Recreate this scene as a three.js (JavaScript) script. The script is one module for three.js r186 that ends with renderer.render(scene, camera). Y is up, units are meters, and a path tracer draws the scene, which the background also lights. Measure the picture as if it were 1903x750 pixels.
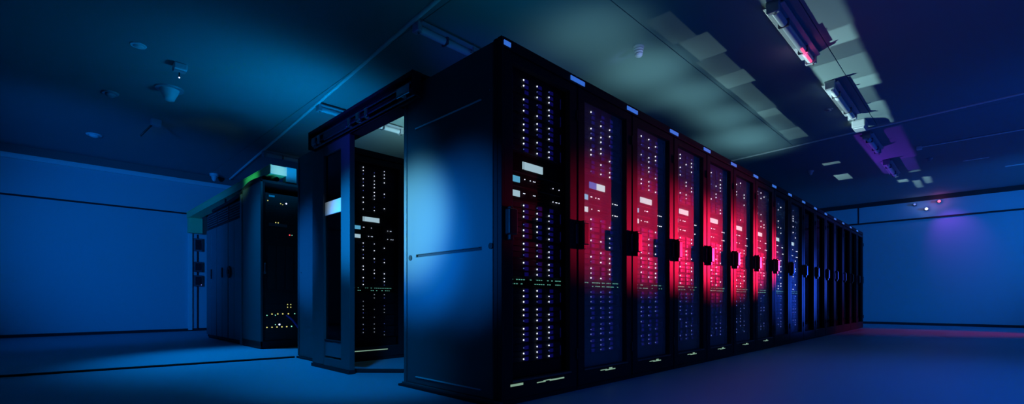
import * as THREE from 'three';
import { mergeGeometries } from 'three/addons/utils/BufferGeometryUtils.js';
import { RoundedBoxGeometry } from 'three/addons/geometries/RoundedBoxGeometry.js';
import { RectAreaLightUniformsLib } from 'three/addons/lights/RectAreaLightUniformsLib.js';
RectAreaLightUniformsLib.init();

// ------------------------------------------------------------------ camera
const W = 1903, H = 750, FOCAL = 885.34, HORIZON = 557.73, YAW = 0.7838;
const scene = new THREE.Scene();
const camera = new THREE.PerspectiveCamera(2 * Math.atan(H / 2 / FOCAL) * 180 / Math.PI, W / H, 0.05, 60);
camera.position.set(-1.8925, 0.6081, 1.9589);
camera.lookAt(-1.8925 + Math.cos(YAW), 0.6081, 1.9589 - Math.sin(YAW));
camera.setViewOffset(W, H, 0, H / 2 - HORIZON, W, H);
scene.background = new THREE.Color(0, 0, 0);
const renderer = new THREE.WebGLRenderer({ antialias: true });
renderer.toneMapping = THREE.LinearToneMapping;
renderer.toneMappingExposure = 1;
renderer.shadowMap.enabled = true;

// ------------------------------------------------------------------ light (X runs along the long row, Z towards the viewer, Y up)
const rgb = (r, g, b) => new THREE.Color().setRGB(r, g, b);
const V = (x, y, z) => new THREE.Vector3(x, y, z);
function spot(color, power, from, to, degrees, soft = 4, penumbra = 1) {
  const l = new THREE.SpotLight(color, power, 0, THREE.MathUtils.degToRad(degrees), penumbra, 2);
  l.position.set(...from); l.target.position.set(...to); l.castShadow = true; l.shadow.radius = soft;
  scene.add(l, l.target); return l;
}
function area(color, power, w, h, from, to) {
  const l = new THREE.RectAreaLight(color, power, w, h);
  l.position.set(...from); l.lookAt(...to); scene.add(l); return l;
}
const BLUE = rgb(0.002, 0.2, 1), DEEP = rgb(0.001, 0.12, 1), CYAN = rgb(0.0, 0.3, 1), RED = rgb(1, 0.01, 0.075), TEAL = rgb(0.3, 0.8, 0.95);
// blue flood lamps that wash the two far walls (they stand outside the picture)
spot(BLUE, 52, [-3.9, 1.5, -3.4], [0.1, 1.75, -9.3], 27, 8);
spot(BLUE, 60, [9.6, 2.3, 5.8], [13.5, 1.9, -0.1], 34, 8);
spot(BLUE, 6, [10.5, 2.2, 6.0], [13.5, 2.4, 3.6], 24, 8);
// weak blue fill from behind the viewer and from below
area(DEEP, 0.2, 3, 1.6, [-4.5, 2.2, 5.2], [2, 1.0, -1]);
const FLOORBLUE = rgb(0, 0.15, 1);
spot(FLOORBLUE, 9, [0.6, 3.05, 2.7], [0.8, 0, 2.3], 44, 8);
spot(FLOORBLUE, 12, [3.2, 3.05, 2.8], [3.4, 0, 2.5], 44, 8);
spot(FLOORBLUE, 2.5, [7.4, 3.05, 3.4], [7.4, 0, 2.9], 48, 8);
spot(FLOORBLUE, 1, [10.8, 3.05, 3.6], [10.8, 0, 3.1], 46, 8);
spot(rgb(0, 0.11, 1), 8, [6.8, 0.3, 3.6], [7.4, 3.15, 2.5], 54, 10);
spot(rgb(0, 0.11, 1), 4, [2.6, 0.3, 3.4], [3.4, 3.15, 2.0], 54, 10);
spot(rgb(0, 0.13, 1), 5, [11.0, 0.3, 4.2], [11.2, 3.15, 2.6], 52, 10);
// blue pool on the floor between the rows, from the ceiling downlight
spot(CYAN, 26, [-0.743, 2.98, -5.0], [-0.2, 0, -3.7], 31, 6);
spot(CYAN, 17, [-1.3, 2.9, -0.4], [0.2, 0, -1.7], 24, 6);  // second pool, from an added spot with no fitting
// glow on the ceiling above the second aisle, from a lamp standing behind the second row
spot(rgb(0.0, 0.36, 1), 5.6, [0.55, 1.75, -3.75], [0.3, 3.15, -4.1], 68, 12);
// blue beams on the end panels
spot(rgb(0.002, 0.22, 1), 210, [-4.6, 1.25, -1.15], [0, 1.0, -0.85], 8, 4);
spot(rgb(0.002, 0.22, 1), 90, [-4.6, 1.25, -1.15], [0, 1.0, -0.4], 8, 4);
spot(rgb(0.28, 1, 0.92), 175, [-4.6, 1.25, -1.15], [0, 1.15, -0.9], 6.2, 4);
// small beams on the door track and on the smoke detector
spot(rgb(0.03, 0.06, 1), 22, [-3.4, 0.9, -1.2], [-0.08, 2.1, -1.6], 10, 3);
spot(rgb(0.3, 0.45, 1), 40, [1.5, 1.2, 3.8], [2.39, 3.07, -0.516], 1.1, 2);
spot(rgb(0.004, 0.3, 1), 300, [-5.2, 1.35, -2.0], [0, 1.22, -1.75], 5.5, 4);
spot(rgb(0.004, 0.22, 1), 130, [-5.2, 1.35, -3.2], [0, 1.05, -2.95], 7, 4);
// red lamp far along the aisle, raking the doors of the long row
spot(RED, 1250, [12, 1.3, 2.6], [2.3, 1.2, 0], 3.1, 3);
spot(RED, 700, [12, 1.3, 2.6], [3.9, 1.18, 0], 4.0, 3);
spot(RED, 60, [12, 1.32, 2.6], [3.4, 1.6, 0], 4.6, 3);
spot(rgb(0.02, 0.1, 1), 110, [12, 0.75, 2.6], [6.6, 0.85, 0], 7.5, 3);
spot(rgb(0.05, 0.1, 1), 35, [12, 1.2, 2.6], [8.5, 1.2, 0], 13, 3);
spot(RED, 30, [11.5, 2.4, 4.5], [10.2, 0, 1.4], 20, 6);
// added spots without fixtures on the rack tops, washing the ceiling
for (const x of [1.9, 2.9, 3.9, 4.9, 5.9, 6.6]) spot(rgb(0.42, 0.86, 0.92), x < 2 || x > 6 ? 1.1 : 1.9, [x, 2.2, -0.62], [x, 3.15, -0.78], 46, 12);
area(rgb(0.01, 0.5, 0.95), 1.6, 1.2, 0.3, [0.9, 2.2, -0.6], [0.9, 3.2, -0.6]);
spot(rgb(0.55, 1, 0.5), 1.1, [0.45, 2.0, -3.75], [0.31, 2.27, -4.46], 12, 3);  // from here, added spots: tray end, tray side, aisle ceiling, door sign
spot(rgb(0.3, 1, 0.45), 26, [-3.4, 2.3, -3.2], [0.22, 2.25, -5.2], 4.5, 3);
spot(rgb(0.45, 0.9, 0.88), 5, [1.95, 2.25, -3.25], [2.05, 3.15, -4.0], 42, 8, 0.8);
spot(rgb(0.7, 0.8, 0.6), 30, [-5.2, 1.35, -2.0], [0, 1.44, -2.07], 2.2, 3);
// purple spot close to the far wall
spot(rgb(0.4, 0.06, 1), 1.3, [12.9, 3.0, 1.2], [13.5, 2.25, 1.4], 34, 3);

// ------------------------------------------------------------------ helpers
let seed = 7;
const rnd = () => { seed |= 0; seed = (seed + 0x6d2b79f5) | 0; let t = Math.imul(seed ^ (seed >>> 15), 1 | seed); t = (t + Math.imul(t ^ (t >>> 7), 61 | t)) ^ t; return ((t ^ (t >>> 14)) >>> 0) / 4294967296; };
const names = {};
const numbered = (n) => { const k = names[n] = (names[n] ?? -1) + 1; return k ? n + '_' + String(k).padStart(3, '0') : n; };
const flat = (g) => (g.index ? g.toNonIndexed() : g);
const join = (list) => (list.length === 1 ? list[0] : mergeGeometries(list.map((g) => { g = flat(g); for (const k of Object.keys(g.attributes)) if (!['position', 'normal', 'uv'].includes(k)) g.deleteAttribute(k); return g; })));
const bx = (w, h, d, x = 0, y = 0, z = 0) => new THREE.BoxGeometry(w, h, d).translate(x, y, z);
const span = (x0, x1, y0, y1, z0, z1) => bx(x1 - x0, y1 - y0, z1 - z0, (x0 + x1) / 2, (y0 + y1) / 2, (z0 + z1) / 2);
const rspan = (x0, x1, y0, y1, z0, z1, r = 0.004) => new RoundedBoxGeometry(x1 - x0, y1 - y0, z1 - z0, 2, r).translate((x0 + x1) / 2, (y0 + y1) / 2, (z0 + z1) / 2);
const cyl = (r0, r1, h, n = 20) => new THREE.CylinderGeometry(r0, r1, h, n);
const tube = (pts, r, seg = 24, n = 8) => new THREE.TubeGeometry(new THREE.CatmullRomCurve3(pts.map((p) => V(...p))), seg, r, n);
const bar = (a, b, r, n = 8) => { const d = V(...b).sub(V(...a)), g = cyl(r, r, d.length(), n); g.applyQuaternion(new THREE.Quaternion().setFromUnitVectors(V(0, 1, 0), d.clone().normalize())); const m = V(...a).add(V(...b)).multiplyScalar(0.5); return g.translate(m.x, m.y, m.z); };
function framed(outer, holes, depth, bevel = 0.002) {   // a plate in the XY plane with openings, front at z = 0, depth behind it
  const s = new THREE.Shape(outer.map((p) => new THREE.Vector2(...p)));
  for (const h of holes) s.holes.push(h.round ? new THREE.Path().absarc(h.round[0], h.round[1], h.round[2], 0, Math.PI * 2, true) : new THREE.Path(h.map((p) => new THREE.Vector2(...p))));
  return new THREE.ExtrudeGeometry(s, { depth: depth - 2 * bevel, bevelEnabled: bevel > 0, bevelSize: bevel, bevelThickness: bevel, bevelOffset: -bevel, bevelSegments: 1, curveSegments: 16 }).translate(0, 0, -depth + bevel);
}
const rect = (x0, y0, x1, y1) => [[x0, y0], [x1, y0], [x1, y1], [x0, y1]];
const hole = (x0, y0, x1, y1) => [[x0, y0], [x0, y1], [x1, y1], [x1, y0]];
function part(name, geometries, material, parent, label) {
  const m = new THREE.Mesh(join([].concat(geometries)), material); m.name = name;
  if (label) m.userData.label = label;
  parent.add(m); return m;
}
const stuff = (m) => { m.userData.kind = 'stuff'; return m; };
function thing(name, label, category, at = [0, 0, 0], turn = 0, group) {
  const o = new THREE.Group(); o.name = numbered(name); o.position.set(...at); o.rotation.y = turn;
  o.userData = { label, category }; if (group) o.userData.group = group;
  scene.add(o); return o;
}
function single(name, label, category, geometries, material, at = [0, 0, 0], group) {
  const m = new THREE.Mesh(join([].concat(geometries)), material); m.name = numbered(name); m.position.set(...at);
  m.userData = { label, category }; if (group) m.userData.group = group;
  scene.add(m); return m;
}
function structure(name, geometries, material, parent = scene) {
  const m = new THREE.Mesh(join([].concat(geometries)), material); m.name = name;
  if (parent === scene) m.userData.kind = 'structure';
  parent.add(m); return m;
}

// ------------------------------------------------------------------ materials
function noiseTexture(size, low, high, stretch = 1) {
  const data = new Uint8Array(size * size * 4), grids = [4, 9, 23, 61].map((n) => ({ n, v: Array.from({ length: n * n }, rnd) }));
  for (let y = 0; y < size; y++) for (let x = 0; x < size; x++) {
    let s = 0, a = 0.5;
    for (const { n, v } of grids) {
      const fx = (x / size) * n, fy = (y / size) * n * stretch, x0 = Math.floor(fx) % n, y0 = Math.floor(fy) % n, x1 = (x0 + 1) % n, y1 = (y0 + 1) % n, tx = fx % 1, ty = fy % 1;
      s += a * ((v[y0 * n + x0] * (1 - tx) + v[y0 * n + x1] * tx) * (1 - ty) + (v[y1 * n + x0] * (1 - tx) + v[y1 * n + x1] * tx) * ty); a *= 0.55;
    }
    const k = Math.round(255 * Math.min(1, Math.max(0, low + (high - low) * s))), i = (y * size + x) * 4;
    data[i] = data[i + 1] = data[i + 2] = k; data[i + 3] = 255;
  }
  const t = new THREE.DataTexture(data, size, size); t.wrapS = t.wrapT = THREE.RepeatWrapping; t.magFilter = THREE.LinearFilter; t.minFilter = THREE.LinearMipmapLinearFilter; t.generateMipmaps = true; t.needsUpdate = true;
  return t;
}
const grain = noiseTexture(256, 0.55, 1.0);
const std = (color, roughness, more = {}) => new THREE.MeshStandardMaterial({ color: rgb(...[].concat(color).length === 1 ? [color, color, color] : color), roughness, ...more });
const M = {
  wall: std([0.42, 0.6, 0.64], 0.85), floor: std([0.17, 0.47, 0.56], 0.62, { roughnessMap: grain }), ceiling: std([0.21, 0.29, 0.31], 0.8), whiteTrim: std(0.85, 0.45), darkTrim: std(0.03, 0.8), soffit: std(0.16, 0.9),
  frame: new THREE.MeshPhysicalMaterial({ color: rgb(0.034, 0.034, 0.038), roughness: 0.55, specularIntensity: 0.18 }), panel: std([0.11, 0.115, 0.12], 0.5), inner: std(0.012, 0.8), netChassis: std(0.02, 0.6), faintChassis: std(0.03, 0.6), chassis: std([0.1, 0.1, 0.11], 0.6), caddy: std([0.12, 0.12, 0.13], 0.55),
  plate: std([0.85, 0.86, 0.88], 0.5), lit: std([0.85, 0.86, 0.88], 0.5, { emissive: rgb(0.03, 0.13, 0.55), emissiveIntensity: 1 }), handle: std([0.015, 0.016, 0.02], 0.35), chrome: std([0.6, 0.62, 0.65], 0.25, { metalness: 1 }), steel: std([0.16, 0.17, 0.22], 0.35, { metalness: 0.9 }),  // room light on the plates is painted into lit as blue glow
  glass: new THREE.MeshPhysicalMaterial({ color: rgb(0.86, 0.86, 0.88), roughness: 0.05, transmission: 0.8, thickness: 0, ior: 1.45, specularIntensity: 0 }),
  clear: new THREE.MeshPhysicalMaterial({ color: rgb(0.6, 0.62, 0.66), roughness: 0.03, transmission: 1, thickness: 0, ior: 1.4, specularIntensity: 0.1 }),
  smoke: new THREE.MeshPhysicalMaterial({ color: rgb(0.25, 0.27, 0.3), roughness: 0.06, transmission: 1, thickness: 0, ior: 1.5 }),
  fixture: std([0.34, 0.36, 0.42], 0.4), diffuser: std([0.55, 0.58, 0.66], 0.22), device: std([0.8, 0.82, 0.84], 0.45), black: std(0.01, 0.7), cable: std(0.012, 0.6),
  tray: std([0.12, 0.8, 0.36], 0.5), trayEnd: std([0.62, 0.66, 0.52], 0.6), cabinet: std([0.16, 0.17, 0.19], 0.45), shell: std(0.03, 0.7),
};
const glow = (r, g, b) => new THREE.MeshStandardMaterial({ color: rgb(0.02, 0.02, 0.02), roughness: 0.4, emissive: rgb(r, g, b), emissiveIntensity: 1 });
const G = {
  white: glow(3, 3.1, 3.4), dim: glow(0.2, 0.28, 0.9), faint: glow(0.45, 0.5, 0.55), baySpill: glow(0.006, 0.005, 0.13), baySpillDim: glow(0.004, 0.005, 0.09), lcd: glow(0.9, 1.25, 1.3), teal: glow(0.22, 0.85, 1.2), blueLcd: glow(0.03, 0.24, 0.8),
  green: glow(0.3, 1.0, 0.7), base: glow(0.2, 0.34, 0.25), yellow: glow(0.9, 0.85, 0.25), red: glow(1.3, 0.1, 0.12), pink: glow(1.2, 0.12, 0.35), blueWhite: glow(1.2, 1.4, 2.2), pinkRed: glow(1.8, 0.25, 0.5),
};

// ------------------------------------------------------------------ room shell
const TOP = 3.15, ZL = -9.3, XR = 13.5, XB = -7, ZN = 7;
structure('floor', span(XB - 0.2, XR + 0.2, -0.15, 0, ZL - 0.2, ZN + 0.2), M.floor);
const ceiling = structure('ceiling', span(XB - 0.2, XR + 0.2, TOP + 0.02, TOP + 0.2, ZL - 0.2, ZN + 0.2), M.ceiling);
const gap = 0.006;
for (const [x0, x1, z0, z1] of [[XB, 0.6, ZL, ZN], [0.6, 6.92, ZL, -0.3], [0.6, 6.92, -0.3, 0.83], [0.6, 6.92, 0.83, ZN], [6.92, XR, ZL, ZN]])
  part('ceiling_panel', rspan(x0 + gap / 2, x1 - gap / 2, TOP, TOP + 0.02, z0 + gap / 2, z1 - gap / 2, 0.003), M.ceiling, ceiling);
structure('wall_left', span(XB, XR, 0, TOP + 0.02, ZL - 0.2, ZL), M.wall);
structure('wall_right', span(XR, XR + 0.2, 0, TOP + 0.02, ZL, ZN), M.wall);
structure('wall_back', span(XB - 0.2, XB, 0, TOP + 0.02, ZL, ZN), M.wall);
structure('wall_near', span(XB, XR, 0, TOP + 0.02, ZN, ZN + 0.2), M.wall);
// cornice, joint and skirting of the left wall
structure('trim_1', [rspan(XB, 13.3, 2.925, 2.985, ZL, ZL + 0.05), rspan(XB, 13.3, 2.985, 3.01, ZL, ZL + 0.03)], M.whiteTrim);
structure('trim_2', span(XB, 13.3, 3.01, TOP, ZL, ZL + 0.02), M.soffit);
structure('trim_3', rspan(XB, 13.3, 2.315, 2.345, ZL, ZL + 0.02), M.darkTrim);
structure('trim_4', rspan(0.27, 0.335, 0.02, 2.05, ZL, ZL + 0.05), M.whiteTrim);
structure('baseboard_left', span(XB, 13.3, 0, 0.05, ZL, ZL + 0.012), M.darkTrim);
// cornice, rail and skirting of the right wall
structure('trim_5', rspan(XR - 0.05, XR, 3.045, TOP, ZL, ZN), M.darkTrim);
structure('trim_6', rspan(XR - 0.03, XR, 2.6, 2.64, ZL, ZN), M.darkTrim);
structure('baseboard_right', rspan(XR - 0.02, XR, 0, 0.06, ZL, ZN), M.darkTrim);
// bright cover strips across the ceiling
structure('trim_7', bar([0.42, TOP - 0.004, 0.2], [1.0, TOP - 0.004, ZL + 0.05], 0.02), M.whiteTrim);
structure('trim_8', bar([6.6, TOP - 0.004, 2.9], [7.5, TOP - 0.004, -5.5], 0.016), M.whiteTrim);

// ------------------------------------------------------------------ server racks
const PITCH = 0.7, RW = 0.692, RH = 2.123, RD = 1.0;
const ORD = ['first', 'second', 'third', 'fourth', 'fifth', 'sixth', 'seventh', 'eighth', 'ninth', 'tenth', 'eleventh', 'twelfth', 'thirteenth', 'fourteenth', 'fifteenth', 'sixteenth'];
const X0 = 0.004, X1 = X0 + RW, WX0 = 0.082, WX1 = 0.618, WY0 = 0.14, WY1 = 2.0;
const rackShell = [span(X0, X0 + 0.012, 0.03, RH - 0.03, -RD + 0.01, -0.048), span(X1 - 0.012, X1, 0.03, RH - 0.03, -RD + 0.01, -0.048)];
const innerCheeks = [span(X0 + 0.012, WX0, 0.14, 2.06, -0.085, -0.07), span(WX1, X1 - 0.012, 0.14, 2.06, -0.085, -0.07)];
const doorFrame = framed(rect(X0 + 0.004, 0.03, X1 - 0.004, 2.052), [hole(WX0, WY0, WX1, WY1)], 0.045, 0.003);
const topPanel = rspan(X0, X1, RH - 0.06, RH, -RD, -0.002, 0.004);
const plinth = rspan(X0, X1, 0, 0.03, -RD, -0.004, 0.003);
const rearPanel = span(X0 + 0.012, X1 - 0.012, 0.03, RH - 0.06, -RD, -RD + 0.012);
const blankPanel = rspan(0.09, 0.61, 0.14, 0.225, -0.6, -0.065, 0.002), blankTop = rspan(0.09, 0.61, 1.98, 2.06, -0.2, -0.065, 0.002);
const baseShelf = span(X0 + 0.012, X1 - 0.012, 0.03, 0.14, -RD + 0.02, -0.05);
const handleBody = join([rspan(0.012, 0.078, 0.985, 1.135, 0, 0.045, 0.01), rspan(0.03, 0.06, 0.955, 1.0, 0, 0.03, 0.006), rspan(0.03, 0.06, 1.12, 1.15, 0, 0.03, 0.006)]);
const handlePlate = rspan(X1 - 0.028, X1, 0.99, 1.12, 0, 0.014, 0.003), handleLatch = rspan(0.064, 0.086, 0.995, 1.03, 0.0, 0.03, 0.004);
const hinge = (y) => cyl(0.008, 0.008, 0.07, 10).translate(X1 - 0.01, y, 0.004);
const namePlate = rspan(-0.078, 0.077, 2.074, 2.103, 0.0, 0.006, 0.002);
function makeRack(i, label, at, category = 'server rack', group, detailed = true) {
  const t = thing('server_rack', label, category, at, 0, group);
  for (const c of rackShell) part('side_panel', c, M.frame, t); part('top_panel', topPanel, M.frame, t); part('rear_panel', rearPanel, M.inner, t); part('plinth', plinth, M.frame, t); part('base_shelf', baseShelf, M.inner, t);
  for (const c of innerCheeks) part('mounting_post', c, M.inner, t); part('blanking_panel', blankPanel, M.chassis, t); part('blanking_panel', blankTop, M.chassis, t);
  const d = part('door', doorFrame, M.frame, t);
  part('glass_pane', span(WX0 - 0.004, WX1 + 0.004, WY0 - 0.004, WY1 + 0.004, -0.0385, -0.038).clone(), i > 0 && i < 9 ? M.glass : M.clear, d);  // red glow and darkness put into the pane choice
  part('handle', handleBody, M.handle, d, 'black swing handle'); part('keeper', handlePlate, M.steel, d); part('latch', handleLatch, M.chrome, d);
  for (const y of [0.25, 1.1, 1.85]) part('hinge', hinge(y), M.handle, d);
  return t;
}
// contents, from the bottom up: [kind, bottom, height]
const LAYOUT = [];
{ let y = 0.225; const put = (k, h) => { LAYOUT.push([k, y, h]); y += h; };
  for (let k = 0; k < 4; k++) put('storage', 0.1168); put('patch', 0.053); for (let k = 0; k < 4; k++) put('storage', 0.1168); put('switch', 0.087); put('switch', 0.087); put('banner', 0.121); for (let k = 0; k < 4; k++) put('storage', 0.118); }
const COLS = [0.222, 0.345, 0.46];
const chassisShape = {}, caddyShape = new RoundedBoxGeometry(0.108, 0.031, 0.012, 1, 0.002), ledShape = {};
const led = (x, y, r) => cyl(r, r, 0.004, 8).rotateX(Math.PI / 2).translate(x, y, 0.012);
function chassis(h) { return chassisShape[h] ??= join([rspan(0.086, 0.614, 0.001, h - 0.001, -0.55, 0, 0.002), rspan(0.066, 0.634, 0.004, h - 0.004, -0.006, 0, 0.002)]); }
const where = (n, rack) => `${n} in the ${rack}`;
const dash = (x, y, w, h) => bx(w, h, 0.003, x, y, 0.004);
function fillRack(rackName, x, z, far, opts = {}) {
  let storage = 12, switches = 2;
  const r = 0.0046 + far * 0.0003;
  for (const [kind, y, h] of LAYOUT) {
    if (kind === 'storage') {
      const n = storage--, t = thing('storage_server', `${ORD[n - 1]} storage server from the top in the ${rackName}`, 'server', [x, y, z], 0, 'storage servers in the racks');
      part('chassis', chassis(h), M.chassis, t);
      const bays = [], squares = [], on = [], off = [];
      for (let row = 0; row < 3; row++) for (let c = 0; c < 4; c++) {
        const cx = [0.153, 0.277, 0.4, 0.523][c] + 0.002, cy = h / 2 + (1 - row) * 0.0345;
        bays.push(caddyShape.clone().translate(cx, cy, 0.003));
        if (!opts.plain) squares.push(bx(0.034, 0.022, 0.003, [0.112, 0.25, 0.374, 0.487][c], cy, 0.0095));
        if (c < 3) {
          const dead = rnd(), k = (row + n + c) % 3;
          if (dead < (opts.sparse ?? 0.05) + Math.min(0.5, far * 0.15)) continue;
          (k === 0 && rnd() < 0.72 ? off : on).push(led(COLS[c], cy, k === 0 ? r * 0.7 : r));
        }
      }
      if (far < 3 && !opts.plain) for (const b of bays) part('drive_bay', b, M.caddy, t); else stuff(part('drive_bay', bays, M.caddy, t));
      if (far > 4) squares.length = 0;
      if (squares.length && far < 2) for (const q of squares) part('bay_spill', q, G.baySpill, t); else if (squares.length) stuff(part('bay_spill', squares, far > 2 ? G.baySpillDim : G.baySpill, t));  // blue spill of the status lights, painted as glowing squares
      if (!opts.plain && far < 5) part('edge_glow', bx(0.006, h * 0.55, 0.004, 0.586, h * 0.45, 0.003), G.baySpillDim, t);  // blue edge of the same spill, painted as glow
      if (on.length) stuff(part('status_light', on, n > 8 && (opts.dimLow || opts.plain) ? (opts.plain ? G.faint : G.dim) : G.white, t));
      if (off.length) stuff(part('status_light', off, G.dim, t));
      for (const ex of [0.07, 0.618]) part('ejector', rspan(ex, ex + 0.012, h * 0.2, h * 0.8, 0, 0.009, 0.003), M.handle, t);
    } else if (kind === 'patch') {
      const t = thing('patch_bay', `slim panel with two rows of tiny lights in the ${rackName}`, 'patch panel', [x, y, z], 0, 'patch panels in the racks');
      part('chassis', chassis(h), M.chassis, t);
      const ports = [], lights = [];
      for (let row = 0; row < 2; row++) for (let k = 0; k < 24; k++) {
        const px = 0.11 + k * 0.0205, py = row ? 0.017 : 0.043;
        ports.push(bx(0.014, 0.009, 0.003, px, py - 0.006 + (row ? -0.003 : -0.002), 0.0015));
        if (rnd() < 0.55) lights.push(dash(px, py, 0.007 + rnd() * 0.006, 0.0045));
      }
      stuff(part('port', ports, M.black, t)); stuff(part('status_light', lights, G.green, t));
    } else if (kind === 'switch') {
      const upper = switches-- === 1, t = thing('controller', `${upper ? 'upper' : 'lower'} controller with a small ${upper ? 'teal' : 'white'} screen in the ${rackName}`, 'controller', [x, y, z], 0, 'controllers in the racks');
      part('chassis', chassis(h), M.chassis, t);
      part('display_screen', rspan(0.102, 0.196, h / 2 - 0.018, h / 2 + 0.018, 0, 0.006, 0.001), upper ? G.teal : G.lcd, t);
      const l = [0.222, 0.232, 0.282, 0.312, 0.325, 0.5, 0.53, 0.54, 0.562].filter(() => rnd() < 0.8).map((lx) => led(lx, h / 2 - (lx > 0.4 ? 0.006 : -0.006), r * 0.62));
      stuff(part('status_light', l, G.white, t));
      for (let k = 0; k < 3; k++) part('vent', dash(0.4, h / 2 - 0.02 + k * 0.02, 0.1, 0.004), M.black, t);
    } else {
      const t = thing('display_unit', `unit with the wide pale display strip in the ${rackName}`, 'display', [x, y, z], 0, 'display strips in the racks');
      part('chassis', chassis(h), M.chassis, t);
      part('display_screen', rspan(opts.half ? 0.3 : 0.237, 0.407, h / 2 - 0.034, h / 2 + 0.012, 0, 0.006, 0.001), G.lcd, t);
      if (opts.half) part('display_screen', rspan(0.215, 0.3, h / 2 - 0.034, h / 2 + 0.012, 0, 0.006, 0.001), G.blueLcd, t, 'blue half of the display'); else part('display_light', rspan(0.222, 0.23, h / 2 - 0.034, h / 2 + 0.012, 0, 0.005, 0.001), G.lcd, t);
    }
  }
}
const rowA = [];
for (let i = 0; i < 16; i++) {
  const place = i === 0 ? 'first rack of the long row, its blue lit end panel at the near corner' : i === 15 ? 'sixteenth and last rack of the long row, nearest the right wall' : `${ORD[i]} black rack of the long row, counted from the near corner`;
  const t = makeRack(i, place, [i * PITCH, 0, 0], 'server rack', 'black server racks of the long row');
  rowA.push(t);
  const door = t.children.find((c) => c.name === 'door');
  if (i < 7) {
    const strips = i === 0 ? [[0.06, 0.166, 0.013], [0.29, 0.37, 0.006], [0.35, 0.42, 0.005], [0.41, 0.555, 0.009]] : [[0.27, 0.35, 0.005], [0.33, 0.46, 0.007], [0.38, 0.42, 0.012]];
    strips.forEach(([a, b, s], k) => part('base_glow', span(a, b, 0.106 - (k % 2) * 0.006, 0.106 - (k % 2) * 0.006 + s, 0, 0.002), G.base, door, 'pale slit with painted glow in the bottom rail'));  // light passing beneath the rack, painted as glowing strips
    part('sill_lip', rspan(WX0 - 0.01, WX1 + 0.01, 0.128, 0.139, -0.004, 0.008, 0.002), M.panel, door);
  }
  if (i === 0) { part('sign_plate', rspan(0.006, 0.06, 2.074, 2.1, -0.002, 0.006, 0.002), M.lit, t, 'small plate with painted blue glow at the corner'); }
  else single('sign_plate', `small plate, glow painted, over the joint of the ${ORD[i - 1]} and ${ORD[i]} racks, long row`, 'plate', namePlate, M.lit, [i * PITCH, 0, 0], 'blank plates above the rack doors');
  if (i < 9) fillRack(i === 0 ? 'rack nearest the camera' : `${ORD[i]} rack of the long row`, i * PITCH, -0.06, i, { half: i === 1, dimLow: i > 0 });
}
{ const t = thing('network_unit', 'lone unit with a green light inside the eleventh rack of the long row', 'server', [7, 0.225, -0.06]);
  part('chassis', chassis(1.25), M.chassis, t); part('status_light', bx(0.16, 0.03, 0.004, 0.19, 1.2, 0.004), G.green, t); }
// end panel of the first rack: built in the XY plane with its depth along -X, then turned to face -X
{ const turn = (g) => g.rotateY(-Math.PI / 2), R = (a, b, y0, y1, z0, z1, r = 0.003) => rspan(-b, -a, y0, y1, z0, z1, r);
  const p = part('end_panel', turn(framed(rect(-0.972, 0.03, -0.075, 2.11), [hole(-0.862, 0.908, -0.172, 0.926)], 0.02, 0.003)).translate(-0.012, 0, 0), M.panel, rowA[0], 'satin end panel lit by a blue glow');
  part('groove', turn(R(0.165, 0.87, 0.9, 0.935, -0.012, -0.008, 0.001)), M.black, p);
  for (const y of [1.802, 0.077]) part('ledge', turn(R(0.172, 0.862, y - 0.004, y + 0.004, 0, 0.02, 0.002)), M.plate, p);
  part('corner_post', turn(R(0.0, 0.034, 0.02, 2.12, -0.012, 0.012, 0.004)), M.frame, p); part('corner_post', turn(R(0.038, 0.071, 0.02, 2.12, -0.012, 0.01, 0.004)), M.frame, p);
  part('edge_strip', turn(R(0.975, 1.008, 0.02, 2.118, -0.012, 0.018, 0.005)), M.panel, p);
  for (const [z, y, r] of [[0.927, 0.908, 0.019], [0.088, 0.925, 0.018]]) part('lock', turn(cyl(r, r, 0.012, 20).rotateX(Math.PI / 2).translate(-z, y, 0.012)), M.black, p);
  for (const [z, y] of [[0.989, 1.817], [0.088, 1.83]]) part('screw', turn(cyl(0.006, 0.006, 0.006, 10).rotateX(Math.PI / 2).translate(-z, y, 0.02)), M.chrome, p);
  part('base_plate', span(-0.05, 0.0, 0, 0.014, -1.03, 0.0), M.frame, p); part('base_plate', span(-0.03, 0.0, 0.014, 0.028, -1.01, 0.0), M.panel, p);
}

// ------------------------------------------------------------------ second row: rack behind the aisle door
{ const t = makeRack(20, 'black rack standing in the aisle, seen through the open door frame', [0.236, 0, -2.46]);
  const door = t.children.find((c) => c.name === 'door');
  part('base_glow', span(0.09, 0.47, 0.1, 0.108, 0, 0.004), G.base, door, 'long pale slit with painted glow in the bottom rail');  // same painted glow under the aisle rack door
  fillRack('rack seen through the aisle door', 0.236, -2.52, 0, { plain: true, sparse: 0.3 });
  makeRack(21, 'second black rack inside the aisle, mostly behind the long row', [0.936, 0, -2.46]);
}
// frame column that closes the end of the second row
{ const t = thing('end_column', 'tall dark blue panel closing the end of the second row left of the door', 'panel', [0.09, 0, -3.22]);
  part('panel', rspan(0, 0.14, 0.02, 2.123, 0, 0.74, 0.006), M.panel, t); part('plinth', rspan(-0.02, 0.14, 0, 0.02, -0.005, 0.74, 0.003), M.frame, t);
  part('edge_strip', rspan(-0.006, 0.02, 0.03, 2.11, -0.004, 0.02, 0.003), M.panel, t);
  part('screw', cyl(0.008, 0.008, 0.006, 10).rotateZ(Math.PI / 2).translate(-0.003, 0.9, 0.08), M.chrome, t);
}
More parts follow.
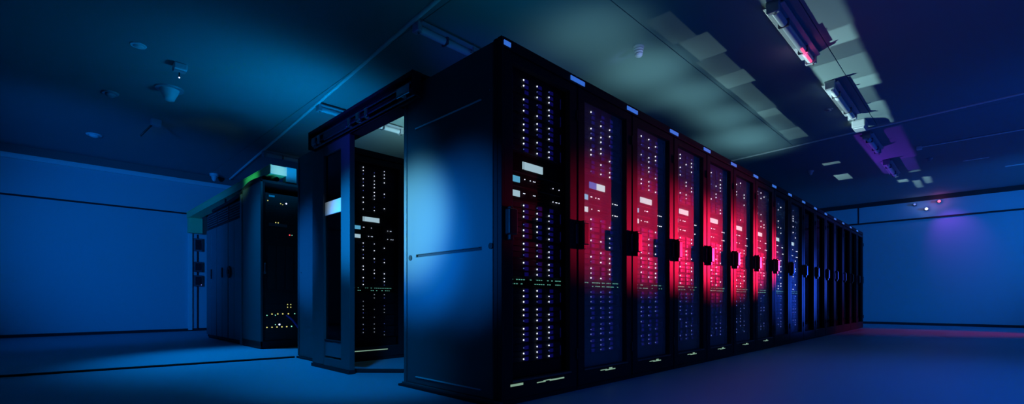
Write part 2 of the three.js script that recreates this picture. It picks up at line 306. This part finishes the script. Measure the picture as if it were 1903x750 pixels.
// sliding door leaf, hung in front of the column
{ const t = thing('sliding_door', 'sliding aisle door pushed open, dark window with a white sign at its top', 'door', [-0.06, 0, -2.5]);
  const Z = (x0, x1, y0, y1, a, b, r = 0.003) => rspan(a, b, y0, y1, x0, x1, r);   // x runs along +Z from the far edge
  part('stile', Z(0, 0.254, 0.03, 1.98, 0, 0.045, 0.006), M.panel, t); part('stile', Z(0.593, 0.75, 0.03, 1.98, -0.004, 0.045, 0.006), M.panel, t);
  part('rail', Z(0.254, 0.593, 1.9, 1.98, 0, 0.045), M.panel, t); part('rail', Z(0.254, 0.593, 0.03, 0.1, 0, 0.045), M.panel, t);
  part('glass_pane', span(0.02, 0.0205, 0.26, 1.9, 0.254, 0.593), M.smoke, t); part('backing', span(0.03, 0.04, 0.26, 1.9, 0.254, 0.593), M.inner, t);
  part('sign', Z(0.257, 0.59, 1.365, 1.482, 0.008, 0.014, 0.002), M.plate, t, 'blank white sign'); part('kick_plate', Z(0.257, 0.59, 0.115, 0.245, 0.01, 0.03, 0.003), M.cabinet, t);
  part('rail', Z(0.254, 0.593, 0.248, 0.262, 0.004, 0.04, 0.002), M.frame, t);
  part('guide', span(-0.01, 0.05, 0, 0.03, 0.0, 0.75), M.frame, t);
}
// overhead track beam of the sliding door
{ const t = thing('door_header', 'black overhead beam with the sliding door rails, spanning the aisle opening', 'beam', [0, 0, 0]);
  const z0 = -2.46, z1 = -0.76;
  part('beam', [rspan(-0.06, -0.036, 1.985, 2.14, z0, z1, 0.005), rspan(-0.11, 0.065, 2.127, 2.15, z0, z1, 0.004), rspan(-0.06, 0.06, 1.985, 2.128, z0, -1.02, 0.004)], M.frame, t);
  part('end_cap', rspan(-0.112, -0.036, 1.99, 2.15, z1 - 0.012, z1 + 0.004, 0.003), M.frame, t); part('end_cap', rspan(-0.112, 0.067, 1.99, 2.15, z0 - 0.004, z0 + 0.012, 0.003), M.frame, t);
  for (const [x, y, r] of [[-0.09, 2.085, 0.008], [-0.075, 2.045, 0.009], [-0.07, 2.005, 0.007]]) part('rail', bar([x, y, z0 + 0.03], [x, y, z1 - 0.03], r), M.steel, t);
  for (const [z, w] of [[-0.9, 0.16], [-1.42, 0.05], [-1.55, 0.07], [-1.7, 0.05], [-2.4, 0.1], [-2.28, 0.05]]) part('roller', [rspan(-0.1, -0.03, 2.02, 2.09, z - w / 2, z + w / 2, 0.01), cyl(0.025, 0.025, 0.03, 16).rotateZ(Math.PI / 2).translate(-0.08, 2.03, z)], M.chrome, t);
  part('drive_belt', [rspan(-0.075, -0.07, 2.06, 2.075, z0 + 0.1, z1 - 0.1, 0.001)], M.handle, t);
  part('motor', rspan(-0.09, -0.02, 2.02, 2.085, -2.2, -1.75, 0.012), M.steel, t);
}
single('threshold', 'low metal threshold strip on the floor of the aisle opening', 'threshold', [rspan(-0.25, 0.2, 0, 0.022, -0.04, 0.06, 0.004).rotateY(-0.83).translate(0.2, 0, -1.69)], M.frame);
single('floor_cable', 'thin black cable lying straight across the floor at the left', 'cable', bar([-4.2, 0.009, -3.88], [0.06, 0.009, -3.245], 0.01), M.cable);

// ------------------------------------------------------------------ third row at the left
{ const t = thing('network_rack', 'open fronted network rack with coloured lights at the end of the left row', 'server rack', [0.1, 0, -4.45]);
  part('side_panel', rspan(0, 0.025, 0.02, 2.12, -0.73, 0, 0.004), M.panel, t); part('side_panel', rspan(0.675, 0.7, 0.02, 2.12, -0.73, 0, 0.004), M.frame, t);
  part('top_panel', rspan(0, 0.7, 2.09, 2.123, -0.73, 0, 0.004), M.frame, t); part('rear_panel', span(0.02, 0.68, 0.02, 2.1, -0.73, -0.71), M.inner, t); part('plinth', rspan(0, 0.7, 0, 0.098, -0.73, 0, 0.004), M.frame, t);
  part('mounting_post', [rspan(0.03, 0.055, 0.1, 2.09, -0.06, -0.02, 0.003), rspan(0.64, 0.665, 0.1, 2.09, -0.06, -0.02, 0.003)], M.frame, t);
  part('handle', [rspan(0.035, 0.055, 0.96, 1.08, 0, 0.03, 0.006), rspan(0.03, 0.06, 0.94, 0.97, 0, 0.02, 0.005)], M.chrome, t);
  const unit = (label, y, h, lights, more) => { const u = thing('network_switch', label, 'network switch', [0.1, y, -4.47], 0, 'network switches in the open rack'); part('chassis', rspan(0.058, 0.638, 0, h, -0.5, 0, 0.003), M.netChassis, u);
    stuff(part('port', Array.from({ length: 12 }, (_, k) => bx(0.024, 0.012, 0.003, 0.1 + k * 0.043, h * 0.35, 0.001)), M.black, u));
    for (const [m, list] of lights) for (const [x, yy, r] of list) part('status_light', led(x - 0.1, yy - y, r ?? 0.008).translate(0, 0, -0.01), m, u);
    if (more) more(u); };
  unit('lowest network switch of the open rack, under the blue cable', 0.1, 0.27, [[G.yellow, [0.18, 0.24, 0.3, 0.36, 0.42].map((x) => [x, 0.268])], [G.blueWhite, [[0.33, 0.3, 0.011]]], [G.green, [[0.48, 0.27], [0.28, 0.3, 0.005]]]]);
  unit('network switch with a long row of yellow lights, second from the bottom', 0.37, 0.13, [[G.yellow, [0.24, 0.31, 0.37, 0.44].map((x) => [x, 0.435])], [G.green, [[0.18, 0.42, 0.006], [0.28, 0.42, 0.006], [0.52, 0.435, 0.006]]]]);
  unit('network unit with a square of four pale lights above the yellow row', 0.5, 0.2, [[G.yellow, [[0.43, 0.555, 0.006], [0.47, 0.555, 0.006], [0.43, 0.52, 0.006], [0.47, 0.52, 0.006]]]]);
  unit('tall dark network unit in the middle of the open rack', 0.7, 0.65, [[G.green, [[0.46, 1.2, 0.004]]]], (u) => { for (let k = 0; k < 5; k++) part('module', rspan(0.08 + k * 0.11, 0.18 + k * 0.11, 0.05, 0.6, 0, 0.014, 0.004), M.faintChassis, u); });
  unit('network unit with one red light in the open rack', 1.35, 0.17, [[G.red, [[0.456, 1.457, 0.009]]], [G.green, [[0.485, 1.457, 0.005]]]]);
  unit('network unit with two faint yellow lights in the upper open rack', 1.52, 0.2, [[G.yellow, [[0.285, 1.6, 0.006], [0.315, 1.6, 0.006]]]], (u) => part('module', rspan(0.1, 0.32, 0.03, 0.07, 0, 0.012, 0.003), M.caddy, u));
  unit('topmost network switch of the open rack with a white light', 1.72, 0.25, [[G.yellow, [[0.19, 1.868, 0.006], [0.345, 1.85, 0.006], [0.37, 1.84, 0.005]]], [G.blueWhite, [[0.414, 1.86, 0.01]]]], (u) => part('name_plate', rspan(0.1, 0.17, 0.2, 0.222, 0, 0.008, 0.002), M.plate, u));
  single('patch_cable', 'loose blue patch cable hanging across the lowest units of the open rack', 'cable', tube([[0.41, 0.42, -4.455], [0.47, 0.36, -4.43], [0.53, 0.28, -4.425], [0.6, 0.2, -4.455]], 0.012), std([0.03, 0.08, 0.6], 0.5));
}
for (const [k, z1, z0] of [[0, -5.27, -5.86], [1, -5.86, -6.48], [2, -6.48, -7.1]]) {
  const t = thing('cooling_cabinet', ['cooling cabinet with a round dial, next to the open network rack', 'middle one of three cooling cabinets in the left row', 'farthest cooling cabinet of the left row, nearest the wall boxes'][k], 'cabinet', [0.1, 0, 0], 0, 'cooling cabinets of the left row');
  part('body', rspan(0.02, 1.2, 0.02, 2.0, z0 + 0.004, z1 - 0.004, 0.006), M.frame, t); part('plinth', rspan(0.03, 1.2, 0, 0.02, z0 + 0.02, z1 - 0.02, 0.003), M.inner, t);
  const d = part('door', [rspan(0, 0.022, 0.06, 1.74, z0 + 0.02, (z0 + z1) / 2 - 0.005, 0.006), rspan(0, 0.022, 0.06, 1.74, (z0 + z1) / 2 + 0.005, z1 - 0.02, 0.006)], M.cabinet, t);
  part('vent', Array.from({ length: 6 }, (_, v) => rspan(0.008, 0.022, 1.78 + v * 0.035, 1.8 + v * 0.035, z0 + 0.03, z1 - 0.03, 0.002)), M.chassis, t);
  if (k === 0) part('dial', [cyl(0.085, 0.085, 0.02, 28).rotateZ(Math.PI / 2).translate(-0.008, 1.02, -5.78), cyl(0.03, 0.03, 0.03, 20).rotateZ(Math.PI / 2).translate(-0.016, 1.02, -5.78)], M.frame, d); else part('handle', rspan(-0.02, 0, 0.95, 1.1, (z0 + z1) / 2 + 0.02, (z0 + z1) / 2 + 0.04, 0.005), M.handle, d);
}
single('filler_post', 'narrow pale blue post between the open rack and the cooling cabinets', 'post', rspan(0.09, 0.16, 0, 2.05, -5.262, -5.19, 0.006), M.cabinet);
{ const t = thing('cable_tray', 'bright green cable tray running above the left row to the far wall', 'cable tray', [0, 0, 0]);
  const z0 = -9.15, z1 = -4.46;
  part('channel', [rspan(0.218, 0.23, 2.22, 2.325, z0, z1, 0.003), rspan(0.402, 0.414, 2.22, 2.325, z0, z1, 0.003), rspan(0.218, 0.414, 2.215, 2.227, z0, z1, 0.003)], M.tray, t);
  part('end_plate', rspan(0.216, 0.416, 2.213, 2.327, z1 - 0.004, z1 + 0.006, 0.003), M.trayEnd, t, 'pale end plate');
  part('lip', rspan(0.212, 0.236, 2.318, 2.332, z0, z1, 0.003), M.tray, t);
  part('drop', rspan(0.23, 0.46, 1.93, 2.22, z0, z0 + 0.14, 0.006), M.tray, t);
  for (const z of [-4.75, -5.6, -6.6]) part('bracket', [span(0.24, 0.26, z < -5.2 ? 2.004 : 2.126, 2.213, z, z + 0.03), span(0.37, 0.39, z < -5.2 ? 2.004 : 2.126, 2.213, z, z + 0.03)], M.frame, t);
}
single('cable_bundle', 'dark bundle of cables lying along the rack tops under the green tray', 'cable', [tube([[0.16, 2.156, -4.5], [0.15, 2.17, -4.9], [0.16, 2.16, -5.19], [0.15, 2.09, -5.4], [0.15, 2.06, -5.8], [0.16, 2.05, -6.9]], 0.03), tube([[0.19, 2.152, -4.5], [0.17, 2.16, -4.8], [0.2, 2.155, -5.19], [0.19, 2.09, -5.42], [0.19, 2.06, -5.8], [0.2, 2.05, -6.8]], 0.025), tube([[0.3, 2.156, -4.47], [0.32, 2.17, -4.7], [0.3, 2.156, -5.1]], 0.03)], M.cable);
{ const t = thing('junction_box', 'pale junction box standing on the open rack right of the green tray', 'junction box', [0.53, 2.123, -4.7]);
  part('box', rspan(-0.06, 0.08, 0.06, 0.26, -0.06, 0.06, 0.008), M.device, t); part('stand', rspan(-0.05, 0.08, 0, 0.06, -0.05, 0.06, 0.004), M.black, t); }
for (const [k, y, h] of [[0, 1.72, 0.26], [1, 1.28, 0.2], [2, 1.0, 0.22]]) {
  const t = thing('wall_box', ['upper switch box on the left wall beyond the cabinets', 'middle switch box on the left wall beyond the cabinets', 'lower switch box on the left wall beyond the cabinets'][k], 'electrical box', [0.43, y, ZL]);
  part('box', rspan(-0.07, 0.07, -h / 2, h / 2, 0, 0.08, 0.008), k ? M.chassis : M.cabinet, t); part('cover', rspan(-0.05, 0.05, -h / 2 + 0.03, h / 2 - 0.03, 0.08, 0.092, 0.004), M.frame, t); if (k === 2) part('status_light', led(0.05, -0.08, 0.007).translate(0, 0, 0.082), G.dim, t); }
single('wall_conduit', 'dark vertical conduit linking the switch boxes on the left wall', 'conduit', bar([0.43, 0.03, ZL + 0.015], [0.43, 1.93, ZL + 0.015], 0.012), M.frame);

// ------------------------------------------------------------------ ceiling fittings
function batten(label, x0, x1, z, extra) {
  const t = thing('tube_light', label, 'ceiling light', [x0, TOP, z], 0, 'tube lights under the ceiling'), L = x1 - x0;
  part('housing', rspan(0, L, -0.035, 0, -0.055, 0.055, 0.006), M.fixture, t);
  for (const q of [-1, 1]) part('reflector', rspan(0.02, L - 0.02, -0.045, -0.033, Math.min(q * 0.045, q * 0.08), Math.max(q * 0.045, q * 0.08), 0.004).rotateX(-q * 0.12), M.fixture, t);
  part('diffuser', cyl(0.034, 0.034, L - 0.1, 20).rotateZ(Math.PI / 2).translate(L / 2, -0.064, 0), M.diffuser, t);
  for (const x of [0.02, L - 0.02]) { const c = part('end_cap', rspan(x - 0.025, x + 0.025, -0.1, -0.015, -0.05, 0.05, 0.01), M.fixture, t); part('clip', cyl(0.01, 0.01, 0.026, 10).translate(x, -0.104, 0.02), M.chrome, c); }
  for (const x of [0.25 * L, 0.75 * L]) part('clamp', rspan(x - 0.012, x + 0.012, -0.1, -0.01, -0.045, 0.045, 0.006), M.steel, t);
  extra?.(t, L); return t;
}
batten('tube light with a painted pink reflection, largest at the upper right', 2.53, 3.8, 0.67, (t, L) => {
  part('tube_reflection', cyl(0.012, 0.012, 0.36, 12).rotateZ(Math.PI / 2).translate(L - 0.25, -0.096, 0.012), G.pink, t, 'pink reflection painted on the tube end');
  const p = new THREE.PointLight(rgb(1, 0.12, 0.35), 0.02); p.position.set(L - 0.25, -0.125, 0.012); p.castShadow = true; t.add(p); });  // reflection on the tube painted as glow, plus an added point light
batten('unlit tube light beside the pale ceiling patches, second from the upper right corner', 4.6, 5.95, 0.67);
batten('unlit tube light just beyond the bright ceiling strip, third at the right', 6.98, 8.05, 0.67);
batten('farthest unlit tube light at the right, near the far wall', 8.95, 10.2, 0.67);
batten('tube light above the near end panel, partly behind the corner rack', 0.555, 1.9, -1.72, (t) => { for (const x of [0.62, 0.9]) part('hanging_rod', [bar([x, -0.2, 0.075], [x, 0, 0.075], 0.009), bar([x - 0.03, -0.1, 0.075], [x + 0.05, -0.06, 0.075], 0.006)], M.chrome, t); });
batten('tube light crossing behind the black door beam', 0.69, 1.94, -4.16);
batten('tube light above the green cable tray', 0.84, 2.1, -6.72);

const deviceGroup = undefined;
function disc(label, x, z, r, h, m = M.device, name = 'sprinkler', category = 'sprinkler') {
  const t = thing(name, label, category, [x, TOP, z]);
  part('base', cyl(r, r * 0.92, h * 0.3, 24).translate(0, -h * 0.15, 0), m, t);
  part('head', new THREE.SphereGeometry(r * 0.62, 20, 10, 0, Math.PI * 2, Math.PI / 2, Math.PI / 2).scale(1, (h * 0.7) / (r * 0.62), 1).translate(0, -h * 0.3, 0), m, t);
  return t;
}
disc('small bright disc topmost of the ceiling fittings at the left', -1.159, -4.034, 0.07, 0.03);
disc('grey domed detector leftmost but one on the left ceiling, dark underneath', -1.233, -5.644, 0.085, 0.06, M.fixture, 'smoke_detector', 'detector');
disc('low bright disc on the left ceiling, nearest the left wall cornice', -1.241, -7.747, 0.1, 0.045);
disc('small pointed sprinkler under the left ceiling, above the far end of the green tray', 0.664, -9.05, 0.08, 0.15);
{ const t = thing('ceiling_sensor', 'bright box shaped sensor with a tiny light dot on the left ceiling', 'sensor', [-0.783, TOP, -4.21]);
  part('body', rspan(-0.06, 0.06, -0.07, 0, -0.06, 0.06, 0.012), M.device, t); part('lens', rspan(-0.055, 0.055, -0.078, -0.07, -0.03, 0.03, 0.003), M.fixture, t); part('stem', bar([0.0, -0.07, -0.02], [0.0, -0.13, -0.02], 0.006), M.handle, t); part('status_light', new THREE.SphereGeometry(0.008, 10, 8).translate(0, -0.133, -0.02), G.blueWhite, t); }
{ const t = thing('downlight', 'wide flanged downlight, the largest fitting on the left ceiling', 'ceiling light', [-0.743, TOP, -5.0]);
  part('flange', cyl(0.15, 0.14, 0.015, 32).translate(0, -0.0075, 0), M.fixture, t);
  part('funnel', new THREE.LatheGeometry([[0.1, -0.015], [0.085, -0.06], [0.06, -0.11], [0.05, -0.14], [0.0, -0.145]].map((p) => new THREE.Vector2(...p)), 28), M.device, t); }
{ const t = thing('microphone', 'small square ceiling fitting with a slanted dark rod at the left', 'sensor', [-0.681, TOP, -6.32]);
  part('body', rspan(-0.06, 0.06, -0.09, 0, -0.05, 0.05, 0.01), M.fixture, t); part('rod', bar([-0.03, -0.06, 0], [-0.16, -0.24, -0.12], 0.012), M.handle, t); }
{ const t = thing('smoke_detector', 'white slotted smoke detector under the ceiling right of the corner rack', 'detector', [2.391, TOP, -0.516]);
  part('base', cyl(0.055, 0.05, 0.02, 28).translate(0, -0.01, 0), M.device, t);
  for (let k = 0; k < 3; k++) part('ring', cyl(0.048 - k * 0.004, 0.045 - k * 0.004, 0.014, 28).translate(0, -0.034 - k * 0.024, 0), M.device, t);
  part('core', cyl(0.03, 0.03, 0.07, 20).translate(0, -0.05, 0), M.handle, t); part('cap', new THREE.SphereGeometry(0.034, 20, 8, 0, Math.PI * 2, Math.PI / 2, Math.PI / 2).scale(1, 0.5, 1).translate(0, -0.088, 0), M.device, t); }
disc('tiny sprinkler under the ceiling above the far racks', 8.869, -0.487, 0.05, 0.09);
disc('small fitting right of the purple ceiling patch', 9.428, 1.228, 0.05, 0.06, M.fixture);
disc('faint fitting left of the second tube light', 5.578, 0.467, 0.05, 0.03, M.fixture);
{ const t = thing('ceiling_box', 'white box under the ceiling at the end of the bright strip', 'junction box', [6.4, TOP, 0.68]); part('box', rspan(-0.13, 0.13, -0.11, 0, -0.08, 0.08, 0.02), M.fixture, t); part('cover', rspan(-0.1, 0.1, -0.122, -0.11, -0.06, 0.06, 0.004), M.diffuser, t); }
{ const t = thing('conduit', 'thin pale conduit with a small box, crossing the ceiling at the far right', 'conduit', [8.45, TOP, 1.2]); part('pipe', bar([0, -0.012, 0], [-0.02, -0.012, 5.5], 0.012), M.whiteTrim, t); part('box', rspan(-0.05, 0.05, -0.05, 0, -0.07, 0.0, 0.008), M.device, t); }
single('ceiling_strip', 'short pale metal strip on the ceiling at the far right', 'strip', rspan(-0.02, 0.02, -0.012, 0, -0.17, 0.17, 0.004), M.whiteTrim, [10.05, TOP, 1.82]);
single('ceiling_strip', 'second short pale strip at the right picture edge, close to the wall', 'strip', rspan(-0.02, 0.02, -0.012, 0, -0.15, 0.15, 0.004), M.whiteTrim, [11.1, TOP, 2.35]);
// lamps on the far wall
for (const [k, y, z, m, c, p] of [[0, 2.98, 1.15, G.pinkRed, rgb(1, 0.15, 0.6), 0.03], [1, 2.83, 0.92, G.blueWhite, rgb(0.3, 0.4, 1), 0.03], [2, 2.97, 0.7, G.dim, rgb(0.3, 0.5, 1), 0.01]]) {
  const t = thing('wall_lamp', ['small pink lamp high on the right wall', 'small blue white lamp on the right wall below the pink one', 'faint blue lamp left of the other two on the right wall'][k], 'wall lamp', [XR, y, z], 0, undefined);
  part('bracket', [rspan(-0.015, 0, -0.03, 0.03, -0.03, 0.03, 0.004), cyl(0.008, 0.008, 0.06, 10).rotateZ(Math.PI / 2).translate(-0.03, 0, 0)], M.handle, t);
  part('housing', cyl(0.03, 0.022, 0.05, 16).rotateZ(Math.PI / 2).translate(-0.06, 0, 0), M.fixture, t); part('bulb', new THREE.SphereGeometry(k === 2 ? 0.02 : 0.032, 14, 10).translate(-0.095, 0, 0), m, t);
  const l = new THREE.PointLight(c, p); l.position.set(-0.16, 0, 0); l.castShadow = true; t.add(l);
}
single('wall_conduit', 'thin vertical conduit on the right wall above the dark rail', 'conduit', bar([XR - 0.01, 2.63, -0.439], [XR - 0.01, 3.05, -0.439], 0.008), M.frame);

// ------------------------------------------------------------------ added gobo lamp boxes hidden on the long row, cut to throw the ceiling patches
function addGobo(label, cx, patches, power, color) {
  const S = V(cx, 2.19, -0.95), PZ = -0.75, t = thing('added_gobo', label, 'added gobo', [0, 0, 0]);
  const to = (x, z) => { const f = (PZ - S.z) / (z - S.z); return [S.x + (x - S.x) * f, S.y + (TOP - S.y) * f]; };
  const holes = patches.map(([x0, x1, z0, z1]) => [to(x0, z1), to(x0, z0), to(x1, z0), to(x1, z1)]);
  const x0 = cx - 0.86, x1 = cx + 0.86, y0 = RH, y1 = 2.56;
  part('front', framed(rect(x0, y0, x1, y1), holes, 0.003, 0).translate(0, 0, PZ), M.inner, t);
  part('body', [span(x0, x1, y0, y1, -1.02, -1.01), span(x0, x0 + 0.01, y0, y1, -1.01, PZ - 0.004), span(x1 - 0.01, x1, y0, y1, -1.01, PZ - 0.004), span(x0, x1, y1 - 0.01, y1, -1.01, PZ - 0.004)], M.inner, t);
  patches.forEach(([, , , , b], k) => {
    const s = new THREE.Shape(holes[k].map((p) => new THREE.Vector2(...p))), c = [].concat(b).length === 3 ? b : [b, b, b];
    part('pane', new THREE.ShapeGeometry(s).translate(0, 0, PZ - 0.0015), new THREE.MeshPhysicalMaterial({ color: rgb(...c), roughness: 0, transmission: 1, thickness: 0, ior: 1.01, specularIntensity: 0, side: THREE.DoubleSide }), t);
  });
  part('bulb', new THREE.SphereGeometry(0.004, 12, 8).translate(S.x, S.y, S.z), glow(2, 2, 2), t);
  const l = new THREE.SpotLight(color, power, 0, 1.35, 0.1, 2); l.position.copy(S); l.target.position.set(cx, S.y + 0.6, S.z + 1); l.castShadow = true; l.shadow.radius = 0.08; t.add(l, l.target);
}
addGobo('added unseen gobo lamp on top of the seventh rack', 4.7, [
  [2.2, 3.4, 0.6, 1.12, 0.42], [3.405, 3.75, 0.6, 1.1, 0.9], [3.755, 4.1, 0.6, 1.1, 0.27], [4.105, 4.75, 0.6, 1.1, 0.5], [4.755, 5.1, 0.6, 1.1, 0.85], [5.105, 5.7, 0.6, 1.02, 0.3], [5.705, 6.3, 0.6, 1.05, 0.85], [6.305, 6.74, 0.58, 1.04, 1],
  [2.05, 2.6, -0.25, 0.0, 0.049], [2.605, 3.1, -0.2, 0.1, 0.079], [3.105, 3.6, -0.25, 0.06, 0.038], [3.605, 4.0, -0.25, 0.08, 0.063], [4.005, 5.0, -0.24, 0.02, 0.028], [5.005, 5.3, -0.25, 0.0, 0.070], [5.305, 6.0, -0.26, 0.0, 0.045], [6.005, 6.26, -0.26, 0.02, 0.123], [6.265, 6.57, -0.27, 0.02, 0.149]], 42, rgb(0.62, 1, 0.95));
addGobo('added unseen gobo lamp on top of the fourteenth rack', 9.3, [
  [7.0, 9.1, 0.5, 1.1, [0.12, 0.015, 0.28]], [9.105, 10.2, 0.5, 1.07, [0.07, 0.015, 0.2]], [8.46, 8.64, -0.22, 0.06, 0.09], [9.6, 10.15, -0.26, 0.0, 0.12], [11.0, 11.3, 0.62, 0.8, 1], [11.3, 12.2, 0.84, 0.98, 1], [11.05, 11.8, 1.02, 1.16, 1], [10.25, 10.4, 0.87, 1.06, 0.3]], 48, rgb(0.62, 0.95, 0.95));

scene.traverse((o) => { if (o.isMesh) { o.castShadow = true; o.receiveShadow = true; } });
renderer.render(scene, camera);
